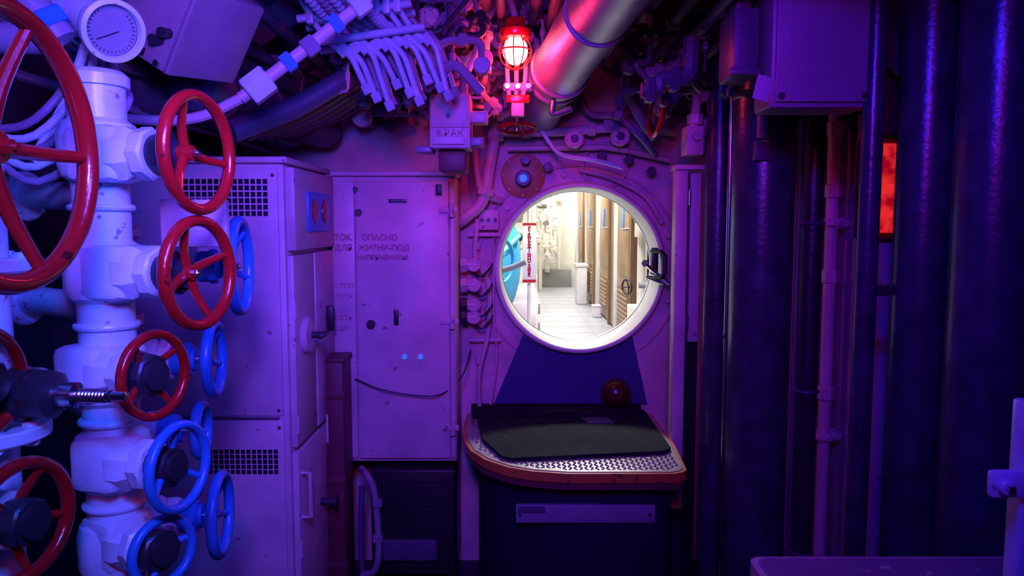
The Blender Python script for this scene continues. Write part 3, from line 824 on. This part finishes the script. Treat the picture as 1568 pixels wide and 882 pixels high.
b.text('\n'.join('FIRE'), (.105, 4.499, 1.555), .038, SIGNR, align='CENTER', line=.58, bold=.0015)
b.text('\n'.join('EXTINGUISHER'), (.105, 4.499, 1.468), .030, SIGNR, align='CENTER', line=.58, bold=.0015)
b.bx(.064, .146, 4.497, 4.50, 1.588, 1.602, SIGNR, bev=0); b.bx(.064, .146, 4.497, 4.50, 1.24, 1.258, SIGNR, bev=0)
b.cyl((.105, 4.52, .6), (.105, 4.52, 2.5), .012, CORW)
b.done()
b = B('hatch_door')
a = V((.80, -.60, 0)).normalized(); c = V((-.225, 4.05, 1.38))
b.lathe(c, a, [(0, 0), (0, .39), (.02, .41), (.04, .41), (.05, .39), (.06, .36), (.10, .22), (.115, .05), (.115, 0)], CYAN, 56)
_, u, w = frame(a)
for i in range(4):
    d = u*math.cos(i*1.57+.4)+w*math.sin(i*1.57+.4); b.tube([c+a*.12, c+a*.10+d*.2, c+a*.07+d*.38], .016, CYAN)
wheel(b, c+a*.20+V((0.0, 0, .02)), a, .12, .011, CYAN, 4, .4, dish=.3)
b.tube([c+a*.10+V((0, 0, -.05)), c+a*.22+V((.03, 0, -.02)), c+a*.30+V((.06, 0, .02))], .016, CORG)
b.bx(-.52, -.34, 3.5, 4.0, 1.3, 1.5, CYAN)
b.done()
b = B('corridor_pipework')
for i in range(150):
    y = random.uniform(6.4, 11.5); left = i % 3 != 0
    x = random.uniform(.0, .16+.045*(y-6.4)) if left else random.uniform(.2, .7)
    if not left: y = random.uniform(10.5, 11.8)
    z = random.uniform(1.05, 2.4)
    m = random.choice([CORW, CORW, SIGNW, CORG, CORW, CORW, SIGNR if i % 5 == 0 else CORW, BLUEP if i % 7 == 0 else CORW])
    p = V((x, y, z)); q = p+V((random.uniform(-.12, .12), random.uniform(-.2, .3), random.choice([-.35, -.2, 0, .2, .35])))
    b.pipe([p, V((p.x, p.y, q.z)), q], random.uniform(.010, .022), m, seg=8)
    if i % 2: b.box(q, (random.uniform(.04, .10), .1, random.uniform(.05, .12)), m, bev=.01)
    if i % 3 == 0: b.cyl(p, p+V((.02, -.1, 0)), random.uniform(.025, .045), m)
for x, y in ((.20, 7.0), (.16, 8.2), (.30, 9.5), (.42, 11.0), (.75, 11.8), (.1, 7.4)):
    b.cyl((x, y, FZ), (x, y, 2.5), .03, CORW)
b.bx(-.3, .22, 7.1, 9.0, FZ, 1.05, CORW, bev=.01); b.bx(-.3, .32, 9.2, 11.6, FZ, .95, CORW, bev=.01)
b.bx(.40, .93, 11.6, 11.95, FZ, .88, CORG, bev=.01)
b.done()
b = B('waste_bin'); b.bx(.80, .93, 9.1, 9.4, FZ, FZ+.46, SIGNW, bev=.015); b.bx(.79, .94, 9.09, 9.41, FZ+.46, FZ+.50, SIGNW, bev=.01)
b.done()
b = B('door_stop_box'); b.bx(.86, .945, 7.8, 7.93, FZ, FZ+.12, SIGNW, bev=.01); b.bx(.855, .947, 7.79, 7.94, FZ+.12, FZ+.13, SIGNW, bev=.003); b.done()
b = B('corridor_wall_valve')
for z, yy in ((1.62, 5.2), (1.18, 5.0), (1.9, 5.3)):
    b.cyl((1.1, yy, z), (.86, yy, z), .02, CORG); b.flange((1.0, yy, z), (1, 0, 0), .05, .03, CORW)
wheel(b, (.78, 5.0, 1.17), (-.85, -.5, 0), .05, .006, BLACK, 4, .2)
b.tube([(.92, 4.9, 2.5), (.93, 4.9, 1.6), (.95, 4.95, 1.2), (.93, 4.9, .6)], .025, CORW)
b.tube([(1.0, 4.7, 2.5), (.99, 4.7, 1.7), (1.02, 4.7, 1.3), (1.0, 4.7, .6)], .022, CORG)
b.bx(.90, .98, 5.3, 5.45, 1.5, 1.75, CORW); b.tube([(.96, 5.5, .6), (.96, 5.5, 2.5)], .03, CORW)
b.bx(.86, 1.0, 5.25, 5.5, .6, 1.0, CORW)
b.done()

# ================================================================== LIGHTS
def point(name, loc, col, e, r=.05):
    d = bpy.data.lights.new(name, 'POINT'); d.color = col; d.energy = e; d.shadow_soft_size = r
    o = bpy.data.objects.new(name, d); o.location = loc; sc.collection.objects.link(o)
def area(name, loc, tgt, col, e, sx, sy=None, spread=180):
    d = bpy.data.lights.new(name, 'AREA'); d.color = col; d.energy = e; d.shape = 'RECTANGLE'; d.size = sx; d.size_y = sy or sx
    d.spread = math.radians(spread)
    o = bpy.data.objects.new(name, d); o.location = loc
    o.rotation_euler = (V(tgt)-V(loc)).to_track_quat('-Z', 'Y').to_euler(); sc.collection.objects.link(o)
area('blue_led_floodlight', (-.2, .35, 2.0), (-1.05, 1.75, 1.35), (.015, .11, 1.0), 11, .2, spread=120)
area('blue_cabinet_fill', (-.25, .9, 1.95), (-1.0, 2.6, 1.3), (.10, .05, 1.0), 5, .2, spread=85)  # unseen blue fill, added to brighten the near cabinet front
area('violet_led_floodlight', (-.1, .2, 2.3), (-.35, 3.4, 1.5), (.06, .010, 1.0), 6, .3, spread=90)
area('blue_column_fill', (.2, .4, 2.3), (1.2, 2.4, 1.0), (.02, .015, 1.0), 7.5, .2, spread=110)  # added deep-blue fill with no fixture, lifts the right-hand columns
area('blue_overhead_strip', (-.1, 1.5, 2.3), (-.5, 2.6, 2.15), (.03, .05, 1.0), 3.2, .25, spread=150)
point('red_lamp_light', (.012, 2.70, 2.15), (1, .03, .10), 5.5, .04)
point('red_lamp_light', (1.35, 1.50, 2.25), (1, .015, .06), 6.0, .06)
point('red_lamp_light', (.12, 2.3, 2.45), (1, .02, .15), 1.2, .05)
area('magenta_lamp_light', (.0, -.3, 2.2), (-.25, 3.3, 1.5), (1, .012, .25), 3.0, .3, spread=80)
area('hatch_door_fill', (.4, 4.5, 2.45), (.4, 4.4, 0), (1, .98, .93), 30, .3, spread=140)
area('hatch_door_fill', (.35, 3.8, 2.4), (-.2, 4.0, 1.3), (1, .98, .93), 8, .2, spread=90)  # extra unseen light added to brighten the open hatch door
for y in (6.2, 8.0, 9.8, 11.3):
    area('hatch_door_fill', (.6, y, 2.5), (.6, y, 0), (1, .99, .96), 32, .5, spread=150)

w = bpy.data.worlds.new('world'); sc.world = w; w.use_nodes = True
w.node_tree.nodes['Background'].inputs[0].default_value = (.04, .01, .5, 1)
w.node_tree.nodes['Background'].inputs[1].default_value = .06

cam = bpy.data.cameras.new('camera'); cam.lens = 26; cam.sensor_width = 36; cam.clip_start = .02
co = bpy.data.objects.new('camera', cam); co.location = (0, 0, 1.6); co.rotation_euler = (math.radians(85), 0, 0)
sc.collection.objects.link(co); sc.camera = co
